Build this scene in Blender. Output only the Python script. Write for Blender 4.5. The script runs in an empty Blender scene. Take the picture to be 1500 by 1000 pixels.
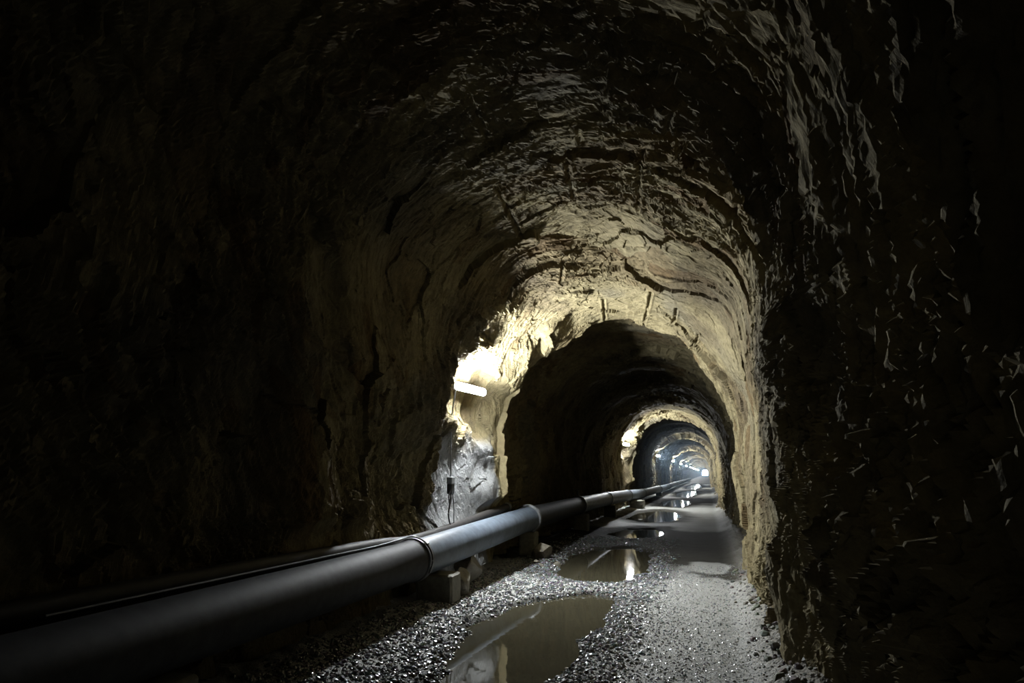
import bpy, math
import numpy as np
from mathutils import Vector

sc = bpy.context.scene
# ------------------------------------------------------------------ camera
CAM_H = 1.57
FPX = 1000.0
TH = math.atan(0.193)                        # pitch up
PS = math.atan(0.286 * math.cos(TH))         # yaw to the left of the tunnel axis
cam = bpy.data.cameras.new('camera')
cam.sensor_width = 36.0
cam.lens = 36.0 * FPX / 1500.0
cam.clip_start = 0.02
cam.clip_end = 2000
camo = bpy.data.objects.new('camera', cam)
camo.location = (0, 0, CAM_H)
camo.rotation_euler = (math.pi / 2 + TH, 0, PS)
sc.collection.objects.link(camo)
sc.camera = camo
# ------------------------------------------------------------------ world: overcast daylight, reaches in only through the far portal
w = bpy.data.worlds.new('daylight')
sc.world = w
w.use_nodes = True
bg = w.node_tree.nodes['Background']
bg.inputs[0].default_value = (0.30, 0.56, 1.0, 1)
bg.inputs[1].default_value = 500.0
# ------------------------------------------------------------------ exposure
vs = sc.view_settings
vs.view_transform = 'Standard'
vs.look = 'None'
vs.exposure = 0.0
vs.gamma = 1.0
vs.use_curve_mapping = False
sc.cycles.diffuse_bounces = 1
LAMP_STRENGTH = 1800.0
LAMP_COLOR = (0.93, 0.97, 1.0)

# ================================================================== helpers
C = sc.collection
rng = np.random.default_rng(7)


def new_mesh(name, V, Fq, smooth=False):
    """V (n,3); Fq (m,3|4) index array -> mesh"""
    V = np.ascontiguousarray(V, dtype=np.float32)
    Fq = np.ascontiguousarray(Fq, dtype=np.int32)
    k = Fq.shape[1]
    m = bpy.data.meshes.new(name)
    m.vertices.add(len(V))
    m.vertices.foreach_set('co', V.ravel())
    m.loops.add(Fq.size)
    m.loops.foreach_set('vertex_index', Fq.ravel())
    m.polygons.add(len(Fq))
    m.polygons.foreach_set('loop_start', np.arange(0, Fq.size, k, dtype=np.int32))
    m.polygons.foreach_set('loop_total', np.full(len(Fq), k, dtype=np.int32))
    m.polygons.foreach_set('use_smooth', np.full(len(Fq), smooth, dtype=bool))
    m.update(calc_edges=True)
    return m


def set_color(m, name, col, alpha=None):
    a = m.color_attributes.new(name, 'FLOAT_COLOR', 'POINT')
    c = np.ones((len(col), 4), dtype=np.float32)
    c[:, :3] = col
    if alpha is not None:
        c[:, 3] = alpha
    a.data.foreach_set('color', c.ravel())


def link(name, mesh, mat=None, parent=None, loc=None):
    o = bpy.data.objects.new(name, mesh)
    C.objects.link(o)
    if mat is not None and mesh is not None:
        mesh.materials.clear()
        mesh.materials.append(mat)
    if parent is not None:
        o.parent = parent
    if loc is not None:
        o.location = loc
    return o


def tag(o, label=None, cat=None, group=None, kind=None):
    for k, v in (('label', label), ('category', cat), ('group', group), ('kind', kind)):
        if v:
            o[k] = v
    return o


def thing(name, loc, label, cat, group=None):
    o = bpy.data.objects.new(name, None)
    o.empty_display_size = 0.1
    C.objects.link(o)
    o.location = loc
    return tag(o, label, cat, group)


def grid_faces(nr, nc, off=0, flip=False):
    i = np.arange(nr - 1)[:, None] * nc + np.arange(nc - 1)[None, :]
    i = i.ravel() + off
    q = np.stack([i, i + 1, i + nc + 1, i + nc], 1)
    return q[:, ::-1] if flip else q


def smooth(a, b, x):
    t = np.clip((x - a) / (b - a), 0, 1)
    return t * t * (3 - 2 * t)


# ---- hashed noise
def hsh(ix, iy, iz, seed):
    h = (ix.astype(np.uint32) * np.uint32(374761393) + iy.astype(np.uint32) * np.uint32(668265263)
         + iz.astype(np.uint32) * np.uint32(2147483647) + np.uint32(seed) * np.uint32(1274126177))
    h = (h ^ (h >> np.uint32(13))) * np.uint32(1274126177)
    h = (h ^ (h >> np.uint32(15))) * np.uint32(2246822519)
    return h ^ (h >> np.uint32(16))


def u01(h, k=0):
    if k:
        h = (h + np.uint32(k * 0x9E3779B1 & 0xFFFFFFFF)) * np.uint32(2654435761)
        h = (h ^ (h >> np.uint32(15))) * np.uint32(2246822519)
        h = h ^ (h >> np.uint32(13))
    return (h >> np.uint32(8)).astype(np.float32) / np.float32(16777216.0)


def vnoise(P, seed=0):
    """value noise in -1..1"""
    Pf = np.floor(P)
    I = Pf.astype(np.int64)
    f = (P - Pf).astype(np.float32)
    f = f * f * f * (f * (f * 6 - 15) + 10)
    out = np.zeros(len(P), np.float32)
    for dx in (0, 1):
        wx = f[:, 0] if dx else 1 - f[:, 0]
        for dy in (0, 1):
            wy = f[:, 1] if dy else 1 - f[:, 1]
            for dz in (0, 1):
                wz = f[:, 2] if dz else 1 - f[:, 2]
                out += wx * wy * wz * u01(hsh(I[:, 0] + dx, I[:, 1] + dy, I[:, 2] + dz, seed))
    return out * 2 - 1


def fbm(P, oct=4, seed=0, gain=0.5):
    a, s, tot = 1.0, np.zeros(len(P), np.float32), 0
    Q = P.copy()
    for k in range(oct):
        s += a * vnoise(Q, seed + k * 17)
        tot += a
        a *= gain
        Q = Q * 2.03 + 5.7
    return s / tot


def worley(Q, seed=0):
    """returns id-hash, offset vector to nearest feature, F1, F2"""
    Qf = np.floor(Q)
    I = Qf.astype(np.int64)
    n = len(Q)
    b1 = np.full(n, 1e9, np.float32)
    b2 = np.full(n, 1e9, np.float32)
    ids = np.zeros(n, np.uint32)
    off = np.zeros((n, 3), np.float32)
    fr = (Q - Qf).astype(np.float32)
    for dx in (-1, 0, 1):
        for dy in (-1, 0, 1):
            for dz in (-1, 0, 1):
                h = hsh(I[:, 0] + dx, I[:, 1] + dy, I[:, 2] + dz, seed)
                ox = fr[:, 0] - dx - u01(h, 1)
                oy = fr[:, 1] - dy - u01(h, 2)
                oz = fr[:, 2] - dz - u01(h, 3)
                d = ox * ox + oy * oy + oz * oz
                c = d < b1
                b2 = np.where(c, b1, np.minimum(b2, d))
                b1 = np.where(c, d, b1)
                ids = np.where(c, h, ids)
                off[c, 0] = ox[c]
                off[c, 1] = oy[c]
                off[c, 2] = oz[c]
    return ids, off, np.sqrt(b1), np.sqrt(b2)


# ================================================================== materials
def mat(name):
    m = bpy.data.materials.new(name)
    m.use_nodes = True
    nt = m.node_tree
    return m, nt, nt.nodes['Principled BSDF']


def N(nt, t, **kw):
    n = nt.nodes.new(t)
    for k, v in kw.items():
        setattr(n, k, v)
    return n


def rock_material():
    m, nt, b = mat('rock')
    L = nt.links.new
    at = N(nt, 'ShaderNodeVertexColor', layer_name='tint')
    tc = N(nt, 'ShaderNodeTexCoord')
    n1 = N(nt, 'ShaderNodeTexNoise')
    n1.inputs['Scale'].default_value = 9
    n1.inputs['Detail'].default_value = 8
    n1.inputs['Roughness'].default_value = 0.7
    L(tc.outputs['Object'], n1.inputs['Vector'])
    r = N(nt, 'ShaderNodeMapRange')
    r.inputs['From Min'].default_value = 0.3
    r.inputs['From Max'].default_value = 0.7
    r.inputs['To Min'].default_value = 0.6
    r.inputs['To Max'].default_value = 1.25
    L(n1.outputs['Fac'], r.inputs['Value'])
    mx = N(nt, 'ShaderNodeVectorMath', operation='SCALE')
    L(at.outputs['Color'], mx.inputs[0])
    L(r.outputs[0], mx.inputs['Scale'])
    L(mx.outputs[0], b.inputs['Base Color'])
    # fine relief: foliation streaks + grit
    mp = N(nt, 'ShaderNodeMapping')
    mp.inputs['Rotation'].default_value = (0.35, 0.1, 0.3)
    mp.inputs['Scale'].default_value = (9, 45, 9)
    L(tc.outputs['Object'], mp.inputs['Vector'])
    n2 = N(nt, 'ShaderNodeTexNoise')
    n2.inputs['Scale'].default_value = 1.0
    n2.inputs['Detail'].default_value = 6
    n2.inputs['Roughness'].default_value = 0.65
    L(mp.outputs[0], n2.inputs['Vector'])
    bp = N(nt, 'ShaderNodeBump')
    bp.inputs['Strength'].default_value = 0.55
    bp.inputs['Distance'].default_value = 0.02
    L(n2.outputs['Fac'], bp.inputs['Height'])
    n3 = N(nt, 'ShaderNodeTexNoise')
    n3.inputs['Scale'].default_value = 42
    n3.inputs['Detail'].default_value = 5
    n3.inputs['Roughness'].default_value = 0.7
    L(tc.outputs['Object'], n3.inputs['Vector'])
    bp2 = N(nt, 'ShaderNodeBump')
    bp2.inputs['Strength'].default_value = 0.5
    bp2.inputs['Distance'].default_value = 0.015
    L(n3.outputs['Fac'], bp2.inputs['Height'])
    L(bp.outputs[0], bp2.inputs['Normal'])
    L(bp2.outputs[0], b.inputs['Normal'])
    b.inputs['Roughness'].default_value = 0.8
    b.inputs['Specular IOR Level'].default_value = 0.05
    return m


def ground_material(name, wet):
    m, nt, b = mat(name)
    L = nt.links.new
    at = N(nt, 'ShaderNodeVertexColor', layer_name='tint')
    tc = N(nt, 'ShaderNodeTexCoord')
    n1 = N(nt, 'ShaderNodeTexNoise')
    n1.inputs['Scale'].default_value = 55
    n1.inputs['Detail'].default_value = 6
    n1.inputs['Roughness'].default_value = 0.7
    L(tc.outputs['Object'], n1.inputs['Vector'])
    v = N(nt, 'ShaderNodeTexVoronoi')
    v.inputs['Scale'].default_value = 60
    L(tc.outputs['Object'], v.inputs['Vector'])
    r = N(nt, 'ShaderNodeMapRange')
    r.inputs['From Min'].default_value = 0.3
    r.inputs['From Max'].default_value = 0.7
    r.inputs['To Min'].default_value = 0.55
    r.inputs['To Max'].default_value = 1.35
    L(n1.outputs['Fac'], r.inputs['Value'])
    mx = N(nt, 'ShaderNodeVectorMath', operation='SCALE')
    L(at.outputs['Color'], mx.inputs[0])
    L(r.outputs[0], mx.inputs['Scale'])
    L(mx.outputs[0], b.inputs['Base Color'])
    ad = N(nt, 'ShaderNodeMath', operation='SUBTRACT')
    L(n1.outputs['Fac'], ad.inputs[0])
    L(v.outputs['Distance'], ad.inputs[1])
    bp = N(nt, 'ShaderNodeBump')
    bp.inputs['Strength'].default_value = 0.7
    bp.inputs['Distance'].default_value = 0.012
    L(ad.outputs[0], bp.inputs['Height'])
    L(bp.outputs[0], b.inputs['Normal'])
    rr = N(nt, 'ShaderNodeMapRange')
    rr.inputs['To Min'].default_value = 0.58
    rr.inputs['To Max'].default_value = 0.8
    L(at.outputs['Alpha'], rr.inputs['Value'])
    L(rr.outputs[0], b.inputs['Roughness'])
    b.inputs['Specular IOR Level'].default_value = 0.1
    return m


def simple(name, col, rough, metal=0.0, spec=0.5, nscale=20, namp=0.25, bump=0.0, coords='Object'):
    m, nt, b = mat(name)
    L = nt.links.new
    tc = N(nt, 'ShaderNodeTexCoord')
    n1 = N(nt, 'ShaderNodeTexNoise')
    n1.inputs['Scale'].default_value = nscale
    n1.inputs['Detail'].default_value = 6
    n1.inputs['Roughness'].default_value = 0.65
    L(tc.outputs[coords], n1.inputs['Vector'])
    r = N(nt, 'ShaderNodeMapRange')
    r.inputs['From Min'].default_value = 0.3
    r.inputs['From Max'].default_value = 0.7
    r.inputs['To Min'].default_value = 1 - namp
    r.inputs['To Max'].default_value = 1 + namp
    L(n1.outputs['Fac'], r.inputs['Value'])
    cc = N(nt, 'ShaderNodeRGB')
    cc.outputs[0].default_value = (*col, 1)
    mx = N(nt, 'ShaderNodeVectorMath', operation='SCALE')
    L(cc.outputs[0], mx.inputs[0])
    L(r.outputs[0], mx.inputs['Scale'])
    L(mx.outputs[0], b.inputs['Base Color'])
    if bump:
        bp = N(nt, 'ShaderNodeBump')
        bp.inputs['Strength'].default_value = 0.5
        bp.inputs['Distance'].default_value = bump
        L(n1.outputs['Fac'], bp.inputs['Height'])
        L(bp.outputs[0], b.inputs['Normal'])
    b.inputs['Roughness'].default_value = rough
    b.inputs['Metallic'].default_value = metal
    b.inputs['Specular IOR Level'].default_value = spec
    return m


M_ROCK = rock_material()
M_GROUND = ground_material('wet_ground', True)
M_MASS = simple('mountain_rock', (0.05, 0.05, 0.045), 0.9, nscale=2)
M_PIPE = simple('pipe_blue_grey', (0.082, 0.1, 0.124), 0.5, spec=0.25, nscale=7, namp=0.35, bump=0.002)
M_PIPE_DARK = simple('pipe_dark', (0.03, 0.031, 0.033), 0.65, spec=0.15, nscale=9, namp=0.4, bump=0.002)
M_COLLAR = simple('collar_steel', (0.09, 0.095, 0.1), 0.4, metal=0.3, nscale=15)
M_STRAP = simple('black_rubber', (0.012, 0.012, 0.012), 0.5, nscale=30)
M_HOSE = simple('hose_black', (0.03, 0.028, 0.027), 0.6, spec=0.2, nscale=12, namp=0.3)
M_CABLE = simple('cable_black', (0.02, 0.02, 0.02), 0.45, nscale=30)
M_BOX = simple('box_grey_plastic', (0.25, 0.265, 0.28), 0.5, nscale=20, namp=0.1)
M_BOXD = simple('socket_dark', (0.05, 0.055, 0.06), 0.5, nscale=20)
M_HOUSE = simple('lamp_housing', (0.6, 0.62, 0.63), 0.45, nscale=20, namp=0.1)
M_BRACKET = simple('bracket_zinc', (0.3, 0.3, 0.3), 0.4, metal=0.8)
M_STONE = simple('loose_stone', (0.13, 0.118, 0.09), 0.6, nscale=18, namp=0.4, bump=0.01)
M_CONC = simple('support_concrete', (0.11, 0.104, 0.078), 0.7, nscale=14, namp=0.4, bump=0.008)


def lamp_material():
    m, nt, b = mat('lamp_diffuser')
    b.inputs['Base Color'].default_value = (0.8, 0.8, 0.8, 1)
    b.inputs['Emission Color'].default_value = (*LAMP_COLOR, 1)
    b.inputs['Emission Strength'].default_value = LAMP_STRENGTH
    return m


M_LAMP = lamp_material()


def water_material():
    m, nt, b = mat('muddy_water')
    L = nt.links.new
    tc = N(nt, 'ShaderNodeTexCoord')
    n1 = N(nt, 'ShaderNodeTexNoise')
    n1.inputs['Scale'].default_value = 2.5
    n1.inputs['Detail'].default_value = 4
    L(tc.outputs['Object'], n1.inputs['Vector'])
    cr = N(nt, 'ShaderNodeMix', data_type='RGBA')
    cr.inputs[6].default_value = (0.03, 0.026, 0.016, 1)
    cr.inputs[7].default_value = (0.055, 0.05, 0.031, 1)
    L(n1.outputs['Fac'], cr.inputs[0])
    L(cr.outputs[2], b.inputs['Base Color'])
    n2 = N(nt, 'ShaderNodeTexNoise')
    n2.inputs['Scale'].default_value = 5
    L(tc.outputs['Object'], n2.inputs['Vector'])
    bp = N(nt, 'ShaderNodeBump')
    bp.inputs['Strength'].default_value = 0.06
    bp.inputs['Distance'].default_value = 0.01
    L(n2.outputs['Fac'], bp.inputs['Height'])
    L(bp.outputs[0], b.inputs['Normal'])
    b.inputs['Roughness'].default_value = 0.03
    b.inputs['IOR'].default_value = 1.33
    return m


M_WATER = water_material()

# ================================================================== the tunnel
XL, XR = -3.68, 0.66
XC, RAD = (XL + XR) / 2, (XR - XL) / 2
SPRING = 2.08
BELOW = 0.4
Y0, YEND = -8.0, 540.0
S_SPRING = SPRING + BELOW
S_ARC = math.pi * RAD
S_TOT = 2 * S_SPRING + S_ARC
LAMP_Y = [9.95, 31.3, 52.5, 76.0, 99.0, 125.0, 155.0]
while LAMP_Y[-1] < 290:
    LAMP_Y.append(LAMP_Y[-1] + 24.0)


def base(s):
    """point (x,z), inward normal (nx,nz)"""
    x = np.empty_like(s)
    z = np.empty_like(s)
    nx = np.empty_like(s)
    nz = np.empty_like(s)
    a = s < S_SPRING
    x[a] = XL
    z[a] = s[a] - BELOW
    nx[a] = 1
    nz[a] = 0
    c = s > S_SPRING + S_ARC
    x[c] = XR
    z[c] = SPRING - (s[c] - S_SPRING - S_ARC)
    nx[c] = -1
    nz[c] = 0
    b = ~(a | c)
    t = math.pi - (s[b] - S_SPRING) / RAD
    x[b] = XC + RAD * np.cos(t)
    z[b] = SPRING + RAD * np.sin(t)
    nx[b] = -np.cos(t)
    nz[b] = -np.sin(t)
    return x, z, nx, nz


# half-barrel drill marks left in the rock: (s0, y0, s1, y1)
GROOVES = [(5.41, 6.78, 5.32, 8.24), (6.13, 6.27, 6.0, 7.65), (6.73, 6.3, 6.61, 7.83), (7.03, 5.25, 7.01, 6.37), (5.61, 5.36, 5.59, 5.8), (6.31, 5.8, 6.27, 6.32), (7.52, 5.67, 7.56, 6.91), (5.5, 9.4, 5.66, 8.88), (6.11, 9.11, 6.32, 8.79), (6.61, 9.27, 6.81, 9.34), (6.82, 9.32, 6.55, 11.48), (6.0, 10.18, 5.84, 11.46), (7.2, 9.59, 7.13, 10.52), (7.6, 10.14, 7.53, 11.36), (4.15, 8.95, 4.1, 9.83), (7.85, 4.71, 7.81, 5.21), (8.98, 3.22, 8.97, 3.75), (8.75, 3.96, 8.7, 4.57), (8.74, 5.51, 8.69, 6.74), (9.22, 4.32, 9.2, 5.86), (9.61, 3.11, 9.6, 3.53)]


def profile(s, y):
    """large inward offset of the rough driven profile"""
    o = np.zeros_like(s)
    for li, ly in enumerate(LAMP_Y):
        t = y - (ly + 1.5)
        near = np.abs(t) < 16
        if not near.any():
            continue
        ramp = np.where(t < 0, (0.14 if li < 2 else .3) * np.exp(np.minimum(t, 0) / (2.0 if li < 2 else 1.0)), 0)
        step = np.where(t >= 0, -0.34 * np.exp(-np.maximum(t, 0) / 9.0) * smooth(0, .25, t) + (.14 if li < 2 else .3) * (1 - smooth(0, .25, t)), 0)
        if li >= 2:      # deeper in, a rib of rock stands just before each lamp
            rib = smooth(-2.4, -2.1, t) * (1 - smooth(-0.7, -0.45, t)) * (1 - .75 * smooth(S_SPRING + 1.7, S_SPRING + .9, s))
            ramp = 0.34 * rib
            step = np.where(t > -.45, -0.22 * np.exp(-np.maximum(t, 0) / 9.0), -.05)
        # buttress just past the lamp: left wall and left haunch; hollow behind the lamp itself
        wob = 0.22 * np.sin(s * 2.3 + ly) + 0.16 * np.sin(s * 5.1 + 2 * ly) + 0.12 * np.sin(s * 9.7 + ly)
        lip = smooth(-0.8, -0.2, t + wob * .6) * (1 - smooth(0.0, 0.3, t))
        wl = (1 if li < 2 else .4) * smooth(0.2, 1.2, s) * (1 - smooth(S_SPRING + 2.2, S_SPRING + 3.8, s)) * (1 + .35 * wob)
        hol = smooth(-2.6, -2.1, t) * (1 - smooth(-0.9, -0.6, t)) * smooth(S_SPRING + .1, S_SPRING + .5, s) * (1 - smooth(S_SPRING + 1.0, S_SPRING + 1.5, s))
        o += ramp * (1 - .9 * smooth(S_SPRING + 2.0, S_SPRING, s)) + step + 0.22 * lip * wl - 0.18 * hol
    # left wall: ribs of rock standing in front of the first lamp
    wlw = smooth(S_SPRING + 2.9, S_SPRING + 1.7, s)
    yr = y + 0.15 * np.sin(s * 3.1) + .08 * np.sin(s * 7.7) + .75 * smooth(S_SPRING, S_SPRING + 2.4, s) * 1.6
    o += wlw * (0.12 * (.7 + .3 * smooth(S_SPRING - .2, S_SPRING + .8, s)) * 1.4 * smooth(6.2, 6.6, yr) * (1 - smooth(6.7, 8.0, yr)) + .10 * smooth(5.2, 5.5, yr) * (1 - smooth(5.7, 6.5, yr)))
    # bay under the first lamp
    o -= 0.22 * smooth(6.9, 7.7, y + .2 * np.sin(s * 3.7)) * (1 - smooth(10.0, 10.6, y)) * smooth(S_SPRING + .35, S_SPRING - .5, s) * smooth(.9, 1.5, s)
    # overbreak: the vault stands higher before the first lamp ring
    cw = smooth(S_SPRING + 0.6, S_SPRING + 2.0, s) * (1 - smooth(S_SPRING + 4.9, S_SPRING + 6.4, s))
    yc = y + 0.3 * np.sin(s * 1.9 + .6) + 0.16 * np.sin(s * 4.7)
    o -= 0.55 * cw * (1 - smooth(7.4, 9.9, yc)) * smooth(-4, 2, y)
    # right wall: bulge that ends towards the camera
    wr = smooth(S_SPRING + S_ARC - 1.5, S_SPRING + S_ARC - 0.2, s)
    o += wr * (0.06 * smooth(5.3, 6.1, y) * (1 - smooth(6.2, 9.5, y)) - 0.22 * (1 - smooth(5.2, 6.0, y)))
    return o


NF = np.array([0.30, 0.86, 0.42])
NF /= np.linalg.norm(NF)
T1 = np.cross(NF, [0, 0, 1.0])
T1 /= np.linalg.norm(T1)
T2 = np.cross(NF, T1)


def rock_field(P, s, y, detail):
    """inward displacement and colour tint at base points P"""
    n = len(P)
    wv = np.stack([vnoise(P * 0.9, 11), vnoise(P * 0.9 + 31, 12), vnoise(P * 0.9 + 77, 13)], 1)
    W = P + 0.22 * wv
    if detail > 0:
        W = W + 0.045 * np.stack([vnoise(P * 6.5, 14), vnoise(P * 6.5 + 31, 15), vnoise(P * 6.5 + 77, 16)], 1)
    fol = np.stack([W @ NF, W @ T1, W @ T2], 1)
    macro = 0.15 * fbm(P * 0.45, 3, 3)
    # big joint-bounded blocks
    ids, off, f1, f2 = worley(fol * np.array([1.9, 0.85, 0.75]), 24)
    r0, r1, r2, r3 = u01(ids, 5) - .5, u01(ids, 6) - .5, u01(ids, 7) - .5, u01(ids, 8)
    ceil_w = smooth(S_SPRING + .8, S_SPRING + 1.8, s) * (1 - smooth(S_SPRING + 5.2, S_SPRING + 6.2, s))
    tl = 0.5 + 0.6 * (1 - smooth(4.8, 6.6, y)) - 0.45 * ceil_w * smooth(6.0, 7.2, y) * (1 - smooth(9.0, 10, y)) + 0.5 * smooth(S_SPRING + 3.6, S_SPRING + 5.2, s) * (1 - smooth(5.8, 6.8, y))
    hb = 0.24 * r0 + off[:, 0] * tl * (0.20 + 0.16 * r1) + off[:, 1] * 0.2 * r2 + off[:, 2] * 0.2 * r1
    # slabs
    ids2, off2, g1, g2 = worley(fol * np.array([6.5, 2.1, 2.0]) + 9, 33)
    q0, q1, q2 = u01(ids2, 5) - .5, u01(ids2, 6) - .5, u01(ids2, 7)
    hs = 0.085 * q0 + off2[:, 0] * tl * (0.07 + 0.05 * q1) + off2[:, 1] * 0.05 * q1
    rough = 0.35 + 0.65 * smooth(-0.35, 0.25, vnoise(P * 0.55 + 4, 51))
    # smoother, plated rock on the far part of the first lamp ring
    sm = smooth(9.0, 9.6, y) * (1 - smooth(11.4, 12.5, y))
    rough = rough * (1 - 0.45 * sm * smooth(S_SPRING + 1, S_SPRING + 3, s))
    h = macro + hb * (1 - .35 * ceil_w) * (0.55 + 0.45 * rough) * (1 - 0.15 * sm) + hs * rough
    if detail > 0:
        fs = fol * np.array([26, 3.2, 3.0])
        st = 0.9 - 2 * np.abs(vnoise(fs * .8, 61)) + 0.5 * (0.9 - 2 * np.abs(vnoise(fs * np.array([1.9, 2, 2]) + 3, 62)))
        h += 0.026 * st * rough
        ids3, off3, k1, k2 = worley(fol * np.array([17, 4.0, 4.0]) + 2, 71)
        h += (0.026 * (u01(ids3, 5) - .5) + 0.022 * tl * off3[:, 0]) * rough
    if detail > 1:
        ids4, off4, c1, c2 = worley(fol * np.array([16, 9, 9]) + 5, 75)
        h += (0.034 * (u01(ids4, 5) - .5) + off4[:, 1] * .03 * (u01(ids4, 6) - .5) + .02 * off4[:, 0]) * smooth(-.1, .35, vnoise(P * 1.1 + 14, 76)) * (1 - .7 * smooth(S_SPRING + 4.2, S_SPRING + 5.5, s) * (1 - smooth(5.6, 6.3, y))) * (1 - .6 * sm * smooth(S_SPRING + 1, S_SPRING + 3, s))
        h += 0.009 * fbm(P * 16, 4, 81, .6)
        for (sa, ya, sb, yb) in GROOVES:
            lo, hi = min(ya, yb), max(ya, yb)
            c = (y > lo - .05) & (y < hi + .05)
            c &= np.abs(s - (sa + sb) / 2) < abs(sb - sa) / 2 + 0.12
            if not c.any():
                continue
            t = np.clip((y[c] - ya) / (yb - ya), 0, 1)
            ds = np.abs(s[c] - (sa + (sb - sa) * t))
            fade = smooth(0, 0.08, y[c] - lo) * smooth(0, 0.08, hi - y[c])
            g = np.clip(1 - (ds / 0.022) ** 2, 0, 1) ** 0.5
            h[c] -= 0.035 * g * fade
            h[c] += 0.012 * np.exp(-((ds - 0.045) / 0.015) ** 2) * fade
    # colour: cream schist, ochre joint faces, grey
    cream = np.array([0.156, 0.130, 0.072])
    ochre = np.array([0.084, 0.056, 0.026])
    grey = np.array([0.108, 0.094, 0.062])
    brown = np.array([0.068, 0.053, 0.032])
    mo = (smooth(0.74, 0.8, r3) * 0.45 + smooth(0.86, 0.9, q2) * 0.8) * smooth(-0.5, 0.3, vnoise(P * 0.7 + 9, 91))
    mo = np.clip(mo, 0, 0.9)[:, None]
    mg = smooth(0.0, 0.5, fbm(P * 0.8 + 40, 3, 95))[:, None]
    col = cream * (1 - mg) + grey * mg
    col = col * (1 - mo) + ochre * mo
    br = (smooth(0.05, 0.4, fbm(P * np.array([1.4, 1.4, 0.7]) + 60, 4, 97)) * 0.6)[:, None]
    col = col * (1 - br) + brown * br
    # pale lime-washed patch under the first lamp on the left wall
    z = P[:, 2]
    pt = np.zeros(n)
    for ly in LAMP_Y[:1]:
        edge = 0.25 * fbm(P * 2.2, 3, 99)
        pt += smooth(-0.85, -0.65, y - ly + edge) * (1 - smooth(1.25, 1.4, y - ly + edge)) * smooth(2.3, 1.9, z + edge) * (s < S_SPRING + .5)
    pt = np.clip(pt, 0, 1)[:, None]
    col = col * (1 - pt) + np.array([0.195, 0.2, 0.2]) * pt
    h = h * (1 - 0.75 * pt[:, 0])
    return h, col


BLOCKS = [(-8.0, 1.5, 0.10, 0.10, 0), (1.4, 4.03, 0.022, 0.022, 1), (4.0, 12.24, 0.0145, 0.016, 2),
          (12.2, 36.1, 0.05, 0.04, 1), (36.0, 110.3, 0.15, 0.08, 0), (110.0, YEND, 0.5, 0.2, 0)]
CUT1, CUT2 = S_SPRING + 0.35, S_SPRING + S_ARC - 0.35
shell = {'wall_left': [], 'ceiling': [], 'wall_right': []}
for (ya, yb, dy, ds, det) in BLOCKS:
    ny = int(math.ceil((yb - ya) / dy)) + 1
    yy = np.linspace(ya, yb, ny)
    segs = (('wall_left', 0.0, CUT1), ('ceiling', CUT1, CUT2), ('wall_right', CUT2, S_TOT))
    for nm, sa, sb in segs:
        ns = int(math.ceil((sb - sa) / ds)) + 1
        ss = np.linspace(sa, sb, ns)
        Y, S = [a.ravel() for a in np.meshgrid(yy, ss, indexing='ij')]
        x, z, nx, nz = base(S)
        P = np.stack([x, Y, z], 1)
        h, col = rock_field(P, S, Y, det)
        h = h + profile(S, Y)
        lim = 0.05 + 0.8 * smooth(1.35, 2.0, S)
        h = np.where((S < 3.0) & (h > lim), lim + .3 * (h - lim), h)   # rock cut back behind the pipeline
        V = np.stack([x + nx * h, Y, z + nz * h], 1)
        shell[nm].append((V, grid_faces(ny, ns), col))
for nm, parts in shell.items():
    off, Vs, Fs, Cs = 0, [], [], []
    for V, Fq, col in parts:
        Vs.append(V)
        Fs.append(Fq + off)
        Cs.append(col)
        off += len(V)
    me = new_mesh(nm, np.concatenate(Vs), np.concatenate(Fs))
    set_color(me, 'tint', np.concatenate(Cs))
    o = link(nm, me, M_ROCK)
    tag(o, kind='structure', label={'wall_left': 'jagged rock wall of the tunnel behind the pipeline',
                                    'ceiling': 'rough hewn rock vault of the tunnel',
                                    'wall_right': 'rough rock wall of the tunnel opposite the lamps'}[nm])
del shell


# ---- mountain body around the bore (keeps daylight out everywhere but at the portal)
def rock_mass():
    n = 32
    R_ = 4.6
    ys = [Y0 - 1.2, Y0 - 1.2, YEND - .2]
    rr = [0.01, R_, R_]
    V = []
    for yv, r in zip(ys, rr):
        for k in range(n):
            a = 2 * math.pi * k / n
            V.append((XC + r * math.cos(a), yv, 2.0 + r * math.sin(a)))
    Fq = []
    for j in range(2):
        for k in range(n):
            Fq.append((j * n + k, j * n + (k + 1) % n, (j + 1) * n + (k + 1) % n, (j + 1) * n + k))
    # portal face: annulus down to the bore
    m0 = len(V)
    for k in range(n):
        a = 2 * math.pi * k / n
        V.append((XC + 2.5 * math.cos(a), YEND - .2, 2.0 + 2.6 * math.sin(a)))
    for k in range(n):
        Fq.append((2 * n + k, 2 * n + (k + 1) % n, m0 + (k + 1) % n, m0 + k))
    o = link('rock_mass', new_mesh('rock_mass', np.array(V), np.array(Fq)), M_MASS)
    tag(o, kind='structure', label='solid mountain rock around the bored tunnel')


rock_mass()

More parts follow.
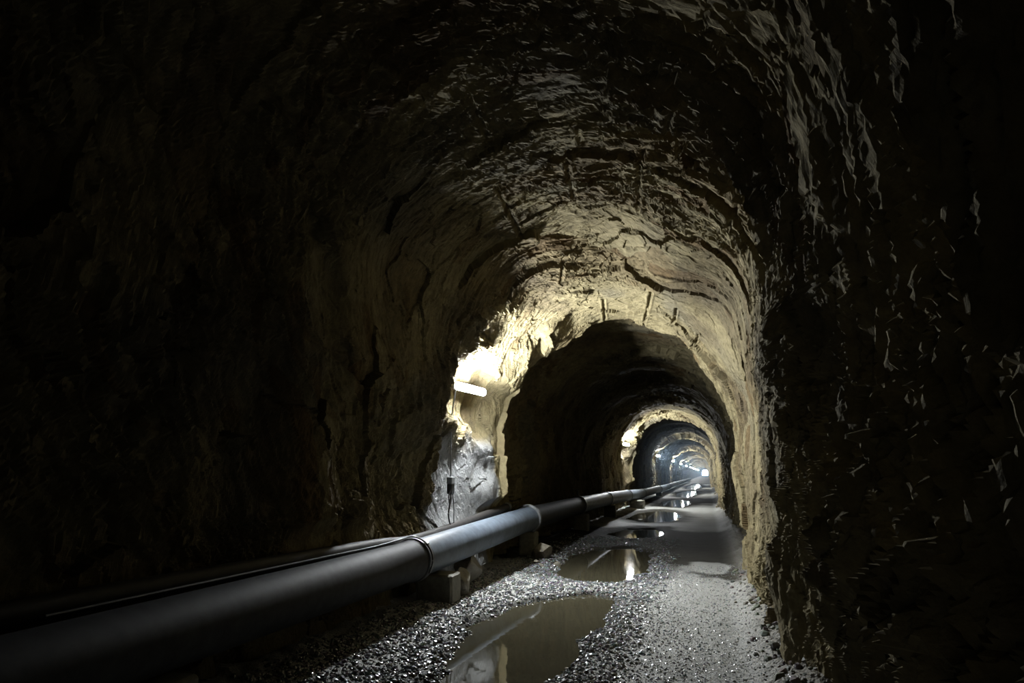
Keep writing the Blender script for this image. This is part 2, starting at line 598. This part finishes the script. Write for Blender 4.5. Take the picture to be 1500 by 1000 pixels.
# ================================================================== the floor
# puddle outlines on the ground (x, y in metres)
PUD = {
    'a': [(-2.0, 4.6), (-2.12, 5.3), (-2.3, 6.2), (-2.42, 7.4), (-2.25, 8.3), (-1.95, 9.0), (-1.55, 9.35), (-1.25, 9.2),
          (-1.15, 8.7), (-1.2, 8.0), (-1.25, 7.1), (-1.15, 6.2), (-1.2, 5.3), (-1.25, 4.6)],
    'b': [(-2.35, 10.9), (-1.9, 10.35), (-1.4, 10.4), (-1.1, 10.9), (-1.0, 12.0), (-1.1, 13.4), (-1.25, 14.8), (-1.7, 15.4),
          (-2.4, 14.8), (-2.7, 13.4), (-2.6, 11.9)],
    'c': [(-2.6, 18.4), (-1.9, 17.3), (-1.35, 17.6), (-1.2, 19.0), (-1.5, 20.6), (-2.3, 20.4)],
    'd': [(-2.9, 24.5), (-2.0, 22.8), (-1.2, 23.5), (-1.0, 26), (-1.3, 29.5), (-2.0, 31), (-2.7, 29)],
    'e': [(-2.3, 34), (-1.4, 33), (-0.9, 36), (-1.1, 42), (-1.9, 44), (-2.5, 40)],
    'f': [(-2.2, 48), (-1.3, 47), (-0.8, 55), (-1.1, 64), (-1.9, 66), (-2.4, 56)],
    'g': [(-2.2, 72), (-1.2, 70), (-0.7, 85), (-1.1, 104), (-1.9, 106), (-2.4, 90)],
}


def sdist(X, Y, poly):
    """signed distance to polygon, negative inside"""
    p = np.array(poly, float)
    d = np.full(X.shape, 1e9)
    ins = np.zeros(X.shape, bool)
    for i in range(len(p)):
        a, b = p[i], p[(i + 1) % len(p)]
        e = b - a
        t = np.clip(((X - a[0]) * e[0] + (Y - a[1]) * e[1]) / (e @ e), 0, 1)
        d = np.minimum(d, np.hypot(X - a[0] - t * e[0], Y - a[1] - t * e[1]))
        c = ((a[1] > Y) != (b[1] > Y)) & (X < (b[0] - a[0]) * (Y - a[1]) / (b[1] - a[1] + 1e-12) + a[0])
        ins ^= c
    return np.where(ins, -d, d)


def puddle_sd(X, Y):
    d = np.full(X.shape, 1e9)
    for k, p in PUD.items():
        c = (Y > min(q[1] for q in p) - 1) & (Y < max(q[1] for q in p) + 1)
        if c.any():
            d[c] = np.minimum(d[c], sdist(X[c], Y[c], p))
    return d


def floor_z(X, Y):
    P = np.stack([X, Y, np.zeros_like(X)], 1)
    n1 = fbm(P * 1.1, 4, 201)
    n2 = fbm(P * 6.0, 3, 211)
    sd = puddle_sd(X, Y) + 0.16 * fbm(P * 2.4, 3, 205)
    z = 0.035 + 0.018 * n1 + 0.007 * n2
    z = z - 0.10 * smooth(0.16, -0.22, sd)
    # banks: loose rubble at the right wall, raised bench under the pipeline
    rb = smooth(0.15, 0.75, X)
    z = z + rb * (0.16 + 0.05 * fbm(P * 3, 3, 221)) + rb * 0.05 * np.abs(fbm(P * 9, 3, 223))
    lb = smooth(-2.7, -3.4, X)
    z = z + lb * (0.06 + 0.04 * n2)
    return z, sd, rb


FB = [(-8.0, 4.55, 0.12, 0.12, 0), (4.5, 12.55, 0.02, 0.02, 2), (12.5, 36.2, 0.06, 0.04, 1), (36.0, 110.5, 0.2, 0.08, 0), (110.0, YEND, 1.0, 0.25, 0)]
off, Vs, Fs, Cs, Ws = 0, [], [], [], []
for (ya, yb, dy, dx, det) in FB:
    ny = int(math.ceil((yb - ya) / dy)) + 1
    nx_ = int(math.ceil(5.4 / dx)) + 1
    Yg, Xg = [a.ravel() for a in np.meshgrid(np.linspace(ya, yb, ny), np.linspace(-4.2, 1.2, nx_), indexing='ij')]
    z, sd, rb = floor_z(Xg, Yg)
    P = np.stack([Xg, Yg, z], 1)
    if det == 2:
        ids, o3, f1, f2 = worley(P * np.array([14, 14, 3]), 231)
        z += rb * 0.05 * (u01(ids, 4) - .3) * (f2 - f1 > .12)
        z += (1 - rb) * 0.004 * vnoise(P * 38, 233)
        P[:, 2] = z
    V = P
    track = np.array([0.27, 0.27, 0.252])
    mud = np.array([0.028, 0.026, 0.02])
    earth = np.array([0.12, 0.108, 0.082])
    # wet mud round the puddles; same dark tone in two bands across the floor
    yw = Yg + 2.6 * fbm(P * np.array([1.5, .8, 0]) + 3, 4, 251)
    dark_band = smooth(11.7, 12.5, yw) * (1 - smooth(19.0, 21.5, yw)) + smooth(36, 38, yw) * (1 - smooth(44, 47, yw))
    dark_band = dark_band * smooth(0.65, 0.3, Xg)
    m1 = np.clip(np.where(Yg > 10.6, smooth(.8, .1, sd), smooth(0.30, -0.02, sd)) + dark_band, 0, 1)[:, None]
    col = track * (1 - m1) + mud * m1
    col = col * (1 - rb[:, None]) + earth * rb[:, None]
    col = col * (0.85 + 0.3 * (fbm(P * 1.7, 4, 241)[:, None] * .5 + .5))
    Vs.append(V)
    Fs.append(grid_faces(ny, nx_, off, True))
    Cs.append(col)
    Ws.append(m1[:, 0])
    off += len(V)
me = new_mesh('floor', np.concatenate(Vs), np.concatenate(Fs))
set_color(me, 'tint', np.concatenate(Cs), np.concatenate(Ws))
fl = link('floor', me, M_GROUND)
tag(fl, kind='structure', label='wet gravel and mud floor of the tunnel')

# ---- puddles: still muddy water lying in the hollows
PLAB = {
    'a': 'murky brown puddle nearest the camera, between gravel banks',
    'b': 'dark puddle mirroring a lamp, just beyond the near murky one',
    'c': 'small wet hollow of water past the first bright lamp ring',
    'd': 'shallow puddle on the floor under the second lamp',
    'e': 'long puddle just beyond the second lit ring',
    'f': 'narrow strip of water reflecting lamps before the third ring',
    'g': 'farthest thin strip of water down the tunnel',
}
for k, poly in PUD.items():
    p = np.array(poly)
    c = p.mean(0)
    dlt = p - c
    q = p + dlt / np.linalg.norm(dlt, axis=1)[:, None] * 0.22
    V = [(c[0], c[1], 0.0)] + [(a, b, 0.0) for a, b in q]
    n = len(q)
    Fq = [(0, 1 + i, 1 + (i + 1) % n) for i in range(n)]
    area = sum(q[i][0] * q[(i + 1) % n][1] - q[(i + 1) % n][0] * q[i][1] for i in range(n))
    if area < 0:
        Fq = [f[::-1] for f in Fq]
    o = link('puddle', new_mesh('puddle', np.array(V), np.array(Fq)), M_WATER)
    tag(o, PLAB[k], 'puddle', 'puddles on the tunnel floor')

# ---- loose gravel, far too many stones to count
phi = (1 + 5 ** .5) / 2
ICO = np.array([(-1, phi, 0), (1, phi, 0), (-1, -phi, 0), (1, -phi, 0), (0, -1, phi), (0, 1, phi), (0, -1, -phi), (0, 1, -phi),
                (phi, 0, -1), (phi, 0, 1), (-phi, 0, -1), (-phi, 0, 1)], float)
ICO /= np.linalg.norm(ICO[0])
ICOF = np.array([(0, 11, 5), (0, 5, 1), (0, 1, 7), (0, 7, 10), (0, 10, 11), (1, 5, 9), (5, 11, 4), (11, 10, 2), (10, 7, 6), (7, 1, 8),
                 (3, 9, 4), (3, 4, 2), (3, 2, 6), (3, 6, 8), (3, 8, 9), (4, 9, 5), (2, 4, 11), (6, 2, 10), (8, 6, 7), (9, 8, 1)])


OCT = np.array([(1, 0, 0), (-1, 0, 0), (0, 1, 0), (0, -1, 0), (0, 0, 1), (0, 0, -1)], float)
OCTF = np.array([(0, 2, 4), (2, 1, 4), (1, 3, 4), (3, 0, 4), (2, 0, 5), (1, 2, 5), (3, 1, 5), (0, 3, 5)])


def scatter(n, xr, yr, keep, smin, smax, seed, ICO=ICO, ICOF=ICOF):
    r = np.random.default_rng(seed)
    X = r.uniform(*xr, n)
    Y = yr[0] + (yr[1] - yr[0]) * r.random(n) ** 1.35
    z, sd, rb = floor_z(X, Y)
    k = r.random(n) < keep(X, Y, z, sd, rb)
    X, Y, z = X[k], Y[k], z[k]
    m = len(X)
    size = smin + (smax - smin) * r.random(m) ** 2.2
    sc3 = size[:, None] * r.uniform(0.6, 1.25, (m, 3)) * np.array([1, 1, .7])
    a = r.uniform(0, 2 * math.pi, m)
    b = r.uniform(-.5, .5, m)
    nv = len(ICO)
    jit = 1 + r.uniform(-.22, .22, (m, nv, 1))
    V = ICO[None] * jit * sc3[:, None, :]
    cb, sb = np.cos(b)[:, None], np.sin(b)[:, None]
    V = np.stack([V[..., 0] * cb - V[..., 2] * sb, V[..., 1], V[..., 0] * sb + V[..., 2] * cb], -1)
    ca, sa = np.cos(a)[:, None], np.sin(a)[:, None]
    V = np.stack([V[..., 0] * ca - V[..., 1] * sa, V[..., 0] * sa + V[..., 1] * ca, V[..., 2]], -1)
    V += np.stack([X, Y, z + size * .25], 1)[:, None, :]
    Fq = ICOF[None] + (np.arange(m) * nv)[:, None, None]
    g = r.uniform(.6, 1.3, m)[:, None] * (np.array([.11, .113, .115]) + r.uniform(-.02, .02, (m, 3)))
    return V.reshape(-1, 3), Fq.reshape(-1, 3), np.repeat(g, nv, 0)


def keep_main(X, Y, z, sd, rb):
    bank = smooth(-0.5, -1.1, X) * smooth(-3.5, -3.2, X)
    shore = smooth(0.6, 0.1, sd)
    p = np.clip(bank * 0.95 + shore * .5 * smooth(-.2, -.8, X), 0, 1)
    p = p * (z > -0.012) * (1 - 0.75 * smooth(11, 15, Y))
    return p


M_GRAVEL, nt_, b_ = mat('wet_gravel')
a_ = N(nt_, 'ShaderNodeVertexColor', layer_name='tint')
nt_.links.new(a_.outputs['Color'], b_.inputs['Base Color'])
b_.inputs['Roughness'].default_value = 0.24
b_.inputs['Specular IOR Level'].default_value = 0.6
V, Fq, g = scatter(42000, (-3.5, -0.4), (4.6, 17.5), keep_main, 0.006, 0.026, 5)
V2, Fq2, g2 = scatter(26000, (-1.2, 0.5), (4.7, 12.5), lambda X, Y, z, sd, rb: (z > -.012) * (.35 + .6 * smooth(.1, -.9, X)), .004, .013, 8, OCT, OCTF)
V, Fq, g = np.concatenate([V, V2]), np.concatenate([Fq, Fq2 + len(V)]), np.concatenate([g, g2 * 1.5])
me = new_mesh('gravel', V, Fq)
set_color(me, 'tint', g)
o = link('gravel', me, M_GRAVEL)
tag(o, 'glistening wet grey gravel around the puddles', 'gravel', kind='stuff')

V, Fq, g = scatter(1500, (0.2, 0.85), (4.8, 12.0), lambda X, Y, z, sd, rb: rb * .8, 0.012, 0.05, 6)
me = new_mesh('rubble', V, Fq)
set_color(me, 'tint', g * np.array([.9, .82, .66]))
M_RUB, nt_, b_ = mat('earthy_rubble')
a_ = N(nt_, 'ShaderNodeVertexColor', layer_name='tint')
nt_.links.new(a_.outputs['Color'], b_.inputs['Base Color'])
b_.inputs['Roughness'].default_value = 0.75
o = link('rubble', me, M_RUB)
tag(o, 'crumbled earthy rubble along the foot of the right wall', 'rubble', kind='stuff')


# ================================================================== tubes
def sweep(path, r, n=20, closed_ends=True, radii=None):
    path = [Vector(p) for p in path]
    V, Fq = [], []
    up0 = Vector((0, 0, 1))
    for i, p in enumerate(path):
        t = (path[min(i + 1, len(path) - 1)] - path[max(i - 1, 0)]).normalized()
        side = t.cross(up0)
        if side.length < 1e-3:
            side = Vector((1, 0, 0))
        side.normalize()
        up = side.cross(t).normalized()
        rr = radii[i] if radii else r
        for k in range(n):
            a = 2 * math.pi * k / n
            V.append(p + side * (rr * math.cos(a)) + up * (rr * math.sin(a)))
    for i in range(len(path) - 1):
        for k in range(n):
            Fq.append((i * n + k, (i + 1) * n + k, (i + 1) * n + (k + 1) % n, i * n + (k + 1) % n))
    if closed_ends:
        for e, i0 in ((path[0], 0), (path[-1], (len(path) - 1) * n)):
            c = len(V)
            V.append(e)
            for k in range(n):
                a, b = i0 + k, i0 + (k + 1) % n
                Fq.append((c, a, b, b) if i0 == 0 else (c, b, a, a))
    return V, Fq


def mesh_py(name, V, Fq, sm=True):
    m = bpy.data.meshes.new(name)
    F2 = []
    for f in Fq:
        g = []
        for i in f:
            if i not in g:
                g.append(i)
        F2.append(g)
    m.from_pydata([tuple(v) for v in V], [], F2)
    m.update()
    if sm:
        m.polygons.foreach_set('use_smooth', [True] * len(m.polygons))
        try:
            m.set_sharp_from_angle(angle=0.7)
        except Exception:
            pass
    return m


def catmull(pts, per=8):
    pts = [Vector(p) for p in pts]
    q = [pts[0]] + pts + [pts[-1]]
    out = []
    for i in range(1, len(q) - 2):
        p0, p1, p2, p3 = q[i - 1], q[i], q[i + 1], q[i + 2]
        for k in range(per):
            t = k / per
            out.append(0.5 * ((2 * p1) + (p2 - p0) * t + (2 * p0 - 5 * p1 + 4 * p2 - p3) * t * t + (3 * p1 - p0 - 3 * p2 + p3) * t ** 3))
    out.append(pts[-1])
    return out


def box_v(cx, cy, cz, sx, sy, sz):
    V = [(cx + a * sx / 2, cy + b * sy / 2, cz + c * sz / 2) for a in (-1, 1) for b in (-1, 1) for c in (-1, 1)]
    Fq = [(0, 1, 3, 2), (4, 6, 7, 5), (0, 4, 5, 1), (2, 3, 7, 6), (0, 2, 6, 4), (1, 5, 7, 3)]
    return V, Fq


def bevel(m, wd, seg=2):
    import bmesh
    b = bmesh.new()
    b.from_mesh(m)
    bmesh.ops.bevel(b, geom=list(b.edges), offset=wd, segments=seg, profile=0.5, affect='EDGES')
    b.to_mesh(m)
    b.free()
    return m


# ================================================================== the pipeline
PR = 0.215
JOINTS = [(-3.22, -3.0, .60), (-3.28, 7.5, .60), (-3.26, 12.7, .74), (-3.34, 18.4, .74), (-3.32, 23.6, .72), (-3.28, 29.6, .66),
          (-3.24, 36.0, .58), (-3.2, 48.0, .52), (-3.2, 60.0, .5), (-3.2, 74.0, .5), (-3.2, 90.0, .5), (-3.2, 110.0, .5), (-3.2, 140.0, .5)]
pl = thing('pipeline', (-3.28, 7.5, 0), 'thick grey pipeline resting on blocks along the left wall', 'pipe')
inv = Vector((3.28, -7.5, 0))
for i in range(len(JOINTS) - 1):
    a, b = Vector(JOINTS[i]), Vector(JOINTS[i + 1])
    t = (b - a).normalized()
    ln = (b - a).length
    path = [a + t * 0.02, a + t * .05] + [a + t * (.05 + (ln - .3) * k / 12) for k in range(1, 12)] + [b - t * .22, b - t * .18, b - t * .02]
    rad = [PR] * 13 + [PR, PR * 1.055, PR * 1.055]
    if len(rad) < len(path):
        rad = [PR] * (len(path) - 3) + [PR, PR * 1.055, PR * 1.055]
    V, Fq = sweep([p + inv for p in path], PR, 40 if i < 6 else 18, True, rad)
    s_ = link('pipe_section', mesh_py('pipe_section', V, Fq), M_PIPE_DARK if i in (0, 2) else M_PIPE, pl)  # section past the first lamp: buttress shade put into the darker colour
    if i == 0:
        tag(s_, label='dark near pipe section')
    # coupling collar at the far joint: clamp ring with a rubber strap
    if i < 9:
        r2 = PR * (1.13 if i not in (1, 6) else 1.22)
        ring = [b + t * q for q in (-.06, -.05, .05, .06)]
        V, Fq = sweep([p + inv for p in ring], r2, 40 if i < 6 else 18, True, [PR * 1.06, r2, r2, PR * 1.02])
        col_ = link('coupling_collar', mesh_py('coupling_collar', V, Fq), M_COLLAR, pl)
        if i in (0, 2, 3, 4):
            ring = [b + t * q for q in (.065, .07, .10, .105)]
            V, Fq = sweep([p + inv for p in ring], r2, 40, True, [PR * 1.0, PR * 1.06, PR * 1.06, PR])
            link('rubber_strap', mesh_py('rubber_strap', V, Fq), M_STRAP, col_)
            # clamp bolt on top of the collar
            q = b + Vector((PR * .75, 0, PR * .85))
            V, Fq = sweep([q + inv - t * .06, q + inv + t * .06], .014, 8)
            link('clamp_bolt', mesh_py('clamp_bolt', V, Fq), M_BRACKET, col_)
# bleed valve on top of the third joint
vb = Vector(JOINTS[3]) + inv
V, Fq = sweep([vb + Vector((0, 0, PR * .9)), vb + Vector((0, 0, PR + .16))], .035, 12)
vv = link('bleed_valve', mesh_py('bleed_valve', V, Fq), M_COLLAR, pl)
V, Fq = sweep([vb + Vector((-.09, 0, PR + .17)), vb + Vector((.09, .02, PR + .2))], .012, 8)
link('valve_handle', mesh_py('valve_handle', V, Fq), M_COLLAR, vv)

# service hose between the pipeline and the wall
hp = catmull([(-3.5, -3, .86), (-3.53, 2, .86), (-3.53, 5, .83), (-3.52, 7.0, .80), (-3.535, 8.0, .76), (-3.55, 9.4, .80), (-3.5, 10.8, .90),
              (-3.46, 11.9, .97)], 6)
V, Fq = sweep(hp, 0.068, 16)
hs_ = thing('service_hose', (-3.53, 5, .83), 'slim black hose running along the back of the thick pipeline', 'hose')
hi = Vector((3.53, -5, -.83))
link('hose_tube', mesh_py('hose_tube', [v + hi for v in V], Fq), M_HOSE, hs_)
e0, e1 = hp[-1], hp[-1] + (hp[-1] - hp[-2]).normalized() * .12
V, Fq = sweep([e0 + hi, e1 + hi], .082, 16)
link('end_fitting', mesh_py('end_fitting', V, Fq), M_COLLAR, hs_)

# thin cable lying on the pipe and looping over its coupling
cp = catmull([(-3.40, 3.0, .83), (-3.38, 4.5, .83), (-3.375, 5.8, .825), (-3.37, 6.7, .82), (-3.33, 7.25, .845), (-3.26, 7.42, .866),
              (-3.14, 7.46, .82), (-3.05, 7.46, .72), (-3.02, 7.46, .60), (-3.06, 7.46, .47)], 8)
V, Fq = sweep(cp, 0.009, 8)
o = link('thin_cable', mesh_py('thin_cable', V, Fq), M_CABLE)
tag(o, 'thin black cable lying on the pipeline and wrapped over its coupling', 'cable')


# ================================================================== stones and supports
def stone(name, loc, size, seed, material, label, cat, boxy=0.0, group=None, rz=0.0, sub=3):
    import bmesh
    b = bmesh.new()
    if boxy:
        bmesh.ops.create_cube(b, size=1.0)
        bmesh.ops.bevel(b, geom=list(b.edges), offset=.06, segments=1, affect='EDGES')
        bmesh.ops.triangulate(b, faces=list(b.faces))
        bmesh.ops.subdivide_edges(b, edges=list(b.edges), cuts=3, use_grid_fill=True)
    else:
        bmesh.ops.create_icosphere(b, subdivisions=sub, radius=.5)
    m = bpy.data.meshes.new(name)
    b.to_mesh(m)
    b.free()
    n = len(m.vertices)
    co = np.empty(n * 3, np.float32)
    m.vertices.foreach_get('co', co)
    co = co.reshape(-1, 3)
    if not boxy:
        r = np.random.default_rng(seed)
        for k in range(11):          # clip by random planes -> faceted stone
            d = r.normal(size=3)
            d /= np.linalg.norm(d)
            lim = r.uniform(.27, .42)
            ex = np.maximum(co @ d - lim, 0)
            co -= ex[:, None] * d
        co += 0.02 * vnoise(co * 7 + seed, seed)[:, None] * co
    else:
        co += (0.05 * boxy * np.stack([fbm(co * 2.5 + seed, 3, seed + k) for k in range(3)], 1))
    lo, hi = co.min(0), co.max(0)
    co = (co - (lo + hi) / 2) / (hi - lo)
    co[:, 2] += .5
    co = co * np.array(size)
    ca, sa = math.cos(rz), math.sin(rz)
    co = np.stack([co[:, 0] * ca - co[:, 1] * sa, co[:, 0] * sa + co[:, 1] * ca, co[:, 2]], 1)
    m.vertices.foreach_set('co', co.astype(np.float32).ravel())
    m.update()
    o = link(name, m, material, loc=loc)
    tag(o, label, cat, group)
    return o


def gz(x, y):
    return float(floor_z(np.array([x]), np.array([y]))[0][0])


def pipe_bottom(y):
    for a, b in zip(JOINTS[:-1], JOINTS[1:]):
        if a[1] <= y <= b[1]:
            t = (y - a[1]) / (b[1] - a[1])
            return a[2] + (b[2] - a[2]) * t - PR * 1.05
    return .3


def put(name, x, y, size, seed, material, label, cat, boxy=0.0, group=None, rz=0.0, sink=.02, zz=None):
    if name.startswith('support'):
        size = (size[0], size[1], pipe_bottom(y) - gz(x, y) + sink)
    return stone(name, (x, y, (gz(x, y) - sink) if zz is None else zz), size, seed, material, label, cat, boxy, group, rz)


put('support_block', -3.2, 8.12, (.46, .40, .37), 3, M_CONC, 'squared stone block under the pipeline just behind its near coupling', 'block', .7, 'pipeline supports', .08)
put('wedge_stone', -3.26, 9.35, (.40, .55, .40), 4, M_STONE, 'pale wedge of stone propping the pipeline below the first lamp', 'stone', 0, None, .4)
put('flat_stone', -3.08, 8.62, (.20, .26, .34), 14, M_STONE, 'small pale stone between support block and wedge stone', 'stone', 0, None, .2)
put('support_pillar', -3.26, 12.75, (.32, .30, .50), 5, M_CONC, 'narrow mossy pillar carrying the pipeline where its near lit section ends', 'block', .6, 'pipeline supports')
put('boulder', -2.98, 12.6, (.36, .34, .30), 6, M_STONE, 'rounded tan boulder on the floor beside the pipeline', 'stone')
put('boulder_stone', -2.62, 12.2, (.17, .16, .12), 7, M_STONE, 'small grey stone between the tan boulder and the dark puddle', 'stone')
put('support_block', -3.28, 18.5, (.4, .36, .50), 8, M_CONC, 'dark block under the pipeline below its bleed valve', 'block', .7, 'pipeline supports')
put('support_block', -3.28, 24.2, (.4, .36, .46), 9, M_CONC, 'block under the pipeline in the dark stretch before the second lamp', 'block', .7, 'pipeline supports')
put('support_block', -3.05, 31.4, (.6, 1.0, .42), 10, M_CONC, 'mossy yellow green block under the pipeline below the second lamp', 'block', .9, 'pipeline supports')
put('support_block', -3.2, 48.0, (.4, .5, .28), 12, M_CONC, 'block under the pipeline coupling past the second lit ring', 'block', .7, 'pipeline supports')
put('support_block', -3.28, 3.6, (.5, .45, .37), 13, M_CONC, 'block in deep shade under the near end of the pipeline', 'block', .7, 'pipeline supports')
for i, (x, y, sx, sy, sz, lb) in enumerate([
        (-2.75, 11.6, .10, .09, .07, 'small pebble near the edge of the dark puddle'),
        (-2.9, 11.9, .13, .12, .08, 'flat grey stone in front of the tan boulder'),
        (-2.85, 7.0, .07, .06, .045, 'pale pebble on the gravel bank beside the support block'),
        (-2.36, 13.0, .10, .10, .06, 'stone at the far left rim of the dark puddle')]):
    put('loose_stone', x, y, (sx, sy, sz), 30 + i, M_STONE, lb, 'stone', 0, 'loose stones by the pipeline')


# ================================================================== lamps
def capsule(length, r, n=14, rings=4):
    path, rad = [], []
    for k in range(rings + 1):
        a = math.pi / 2 * k / rings
        path.append((0, -length / 2 + r - r * math.cos(a), 0))
        rad.append(max(r * math.sin(a), .001))
    for k in range(rings + 1):
        a = math.pi / 2 * (1 - k / rings)
        path.append((0, length / 2 - r + r * math.cos(a), 0))
        rad.append(max(r * math.sin(a), .001))
    return path, rad


LW_Z, LW_X = 2.85, -3.46


def bowed(length, wd, depth, nl=16, nw=10):
    """shallow bowed opal cover with rounded ends, bulging towards +x"""
    V, Fq = [], []
    r = wd / 2
    for i in range(nl + 1):
        u = i / nl
        yv = -length / 2 + length * (0.5 - 0.5 * math.cos(math.pi * u))
        e = max(0.0, abs(yv) - (length / 2 - r))
        hw = math.sqrt(max(r * r - e * e, 1e-6))
        for k in range(nw + 1):
            a = math.pi * k / nw
            zz = -hw * math.cos(a)
            V.append((depth * math.sin(a) * hw / r, yv, zz))
    for i in range(nl):
        for k in range(nw):
            q = i * (nw + 1) + k
            Fq.append((q, q + nw + 1, q + nw + 2, q + 1))
    return V, [f[::-1] for f in Fq]


LAMP_YAW = math.radians(-8)
V, Fq = bowed(1.0, .115, .042)
ME_DIFF = mesh_py('diffuser', V, Fq)
V, Fq = box_v(-.022, 0, 0.0, .045, 1.02, .125)
ME_HOUSE = bevel(mesh_py('housing', V, Fq, False), .012)
V, Fq = box_v(-.14, 0, 0.0, .24, .03, .03)
ME_BRK = mesh_py('bracket', V, Fq, False)
ORD = 'second third fourth fifth sixth seventh eighth ninth tenth eleventh twelfth thirteenth fourteenth'.split()
for i, ly in enumerate(LAMP_Y):
    lb = 'long bright tube lamp nearest the camera on the left wall' if i == 0 else '%s tube lamp from the camera along the left wall' % ORD[i - 1]
    t = thing('wall_lamp', (LW_X, ly, LW_Z), lb, 'lamp', 'tube lamps along the left wall')
    t.rotation_euler = (0, 0, LAMP_YAW)
    link('diffuser', ME_DIFF, M_LAMP if not ME_DIFF.materials else None, t)
    link('housing', ME_HOUSE, M_HOUSE if not ME_HOUSE.materials else None, t)
    if i < 4:
        for q in (-.3, .3):
            link('bracket', ME_BRK, M_BRACKET if not ME_BRK.materials else None, t, (0, q, 0))

# ---- junction box below the first lamp, with its cables
jb = thing('junction_box', (-3.56, 9.42, 1.30), 'grey junction box with hanging cables below the nearest lamp', 'junction box')
V, Fq = box_v(0, 0, .17, .09, .13, .10)
link('box_lid', bevel(mesh_py('box_lid', V, Fq, False), .012), M_BOX, jb)
V, Fq = box_v(0, 0, .05, .08, .12, .14)
link('socket', bevel(mesh_py('socket', V, Fq, False), .012), M_BOXD, jb)
V, Fq = sweep(catmull([(.0, 0, -.02), (.03, -.05, -.10), (.03, -.10, -.16), (.02, -.12, -.05), (.03, -.06, .05)], 6), .010, 8)
link('cable_loop', mesh_py('cable_loop', V, Fq), M_CABLE, jb)
V, Fq = sweep(catmull([(.02, -.03, -.02), (.03, -.10, -.15), (.02, -.12, -.32), (.03, -.02, -.48), (.06, .10, -.56)], 6), .011, 8)
link('hanging_cable', mesh_py('hanging_cable', V, Fq), M_CABLE, jb)
V, Fq = sweep(catmull([(.02, .03, -.02), (.03, .06, -.2), (.03, .07, -.5)], 6), .007, 8)
link('hanging_cable', mesh_py('hanging_cable', V, Fq), M_CABLE, jb)
V, Fq = sweep(catmull([(0, 0, .21), (-.0, -.01, .6), (-.0, .0, 1.1), (.04, .05, 1.5)], 6), .010, 8)
link('supply_conduit', mesh_py('supply_conduit', V, Fq), M_BOX, jb)

# ---- light portal at the daylit mouth (guides the sky's light in) and thin damp haze down the far bore
pd = bpy.data.lights.new('portal', 'AREA')
pd.shape = 'RECTANGLE'
pd.size, pd.size_y = 5.0, 5.0
pd.cycles.is_portal = True
po = bpy.data.objects.new('daylight_portal', pd)
po.location = (XC, YEND + .5, 2.0)
po.rotation_euler = (-math.pi / 2, 0, 0)
C.objects.link(po)
hm = bpy.data.materials.new('damp_haze')
hm.use_nodes = True
hn = hm.node_tree
hn.nodes.clear()
ho = hn.nodes.new('ShaderNodeOutputMaterial')
hv = hn.nodes.new('ShaderNodeVolumeScatter')
hv.inputs['Color'].default_value = (0.6, 0.8, 1.0, 1)
hv.inputs['Density'].default_value = 0.0025
hv.inputs['Anisotropy'].default_value = 0.75
hn.links.new(hv.outputs[0], ho.inputs['Volume'])
V, Fq = box_v(XC, (36 + YEND - 1) / 2, 2.3, 6.0, YEND - 37, 5.4)
o = link('haze', mesh_py('haze', V, Fq, False), hm)
tag(o, 'thin bluish damp haze hanging in the far bore', 'haze', kind='stuff')
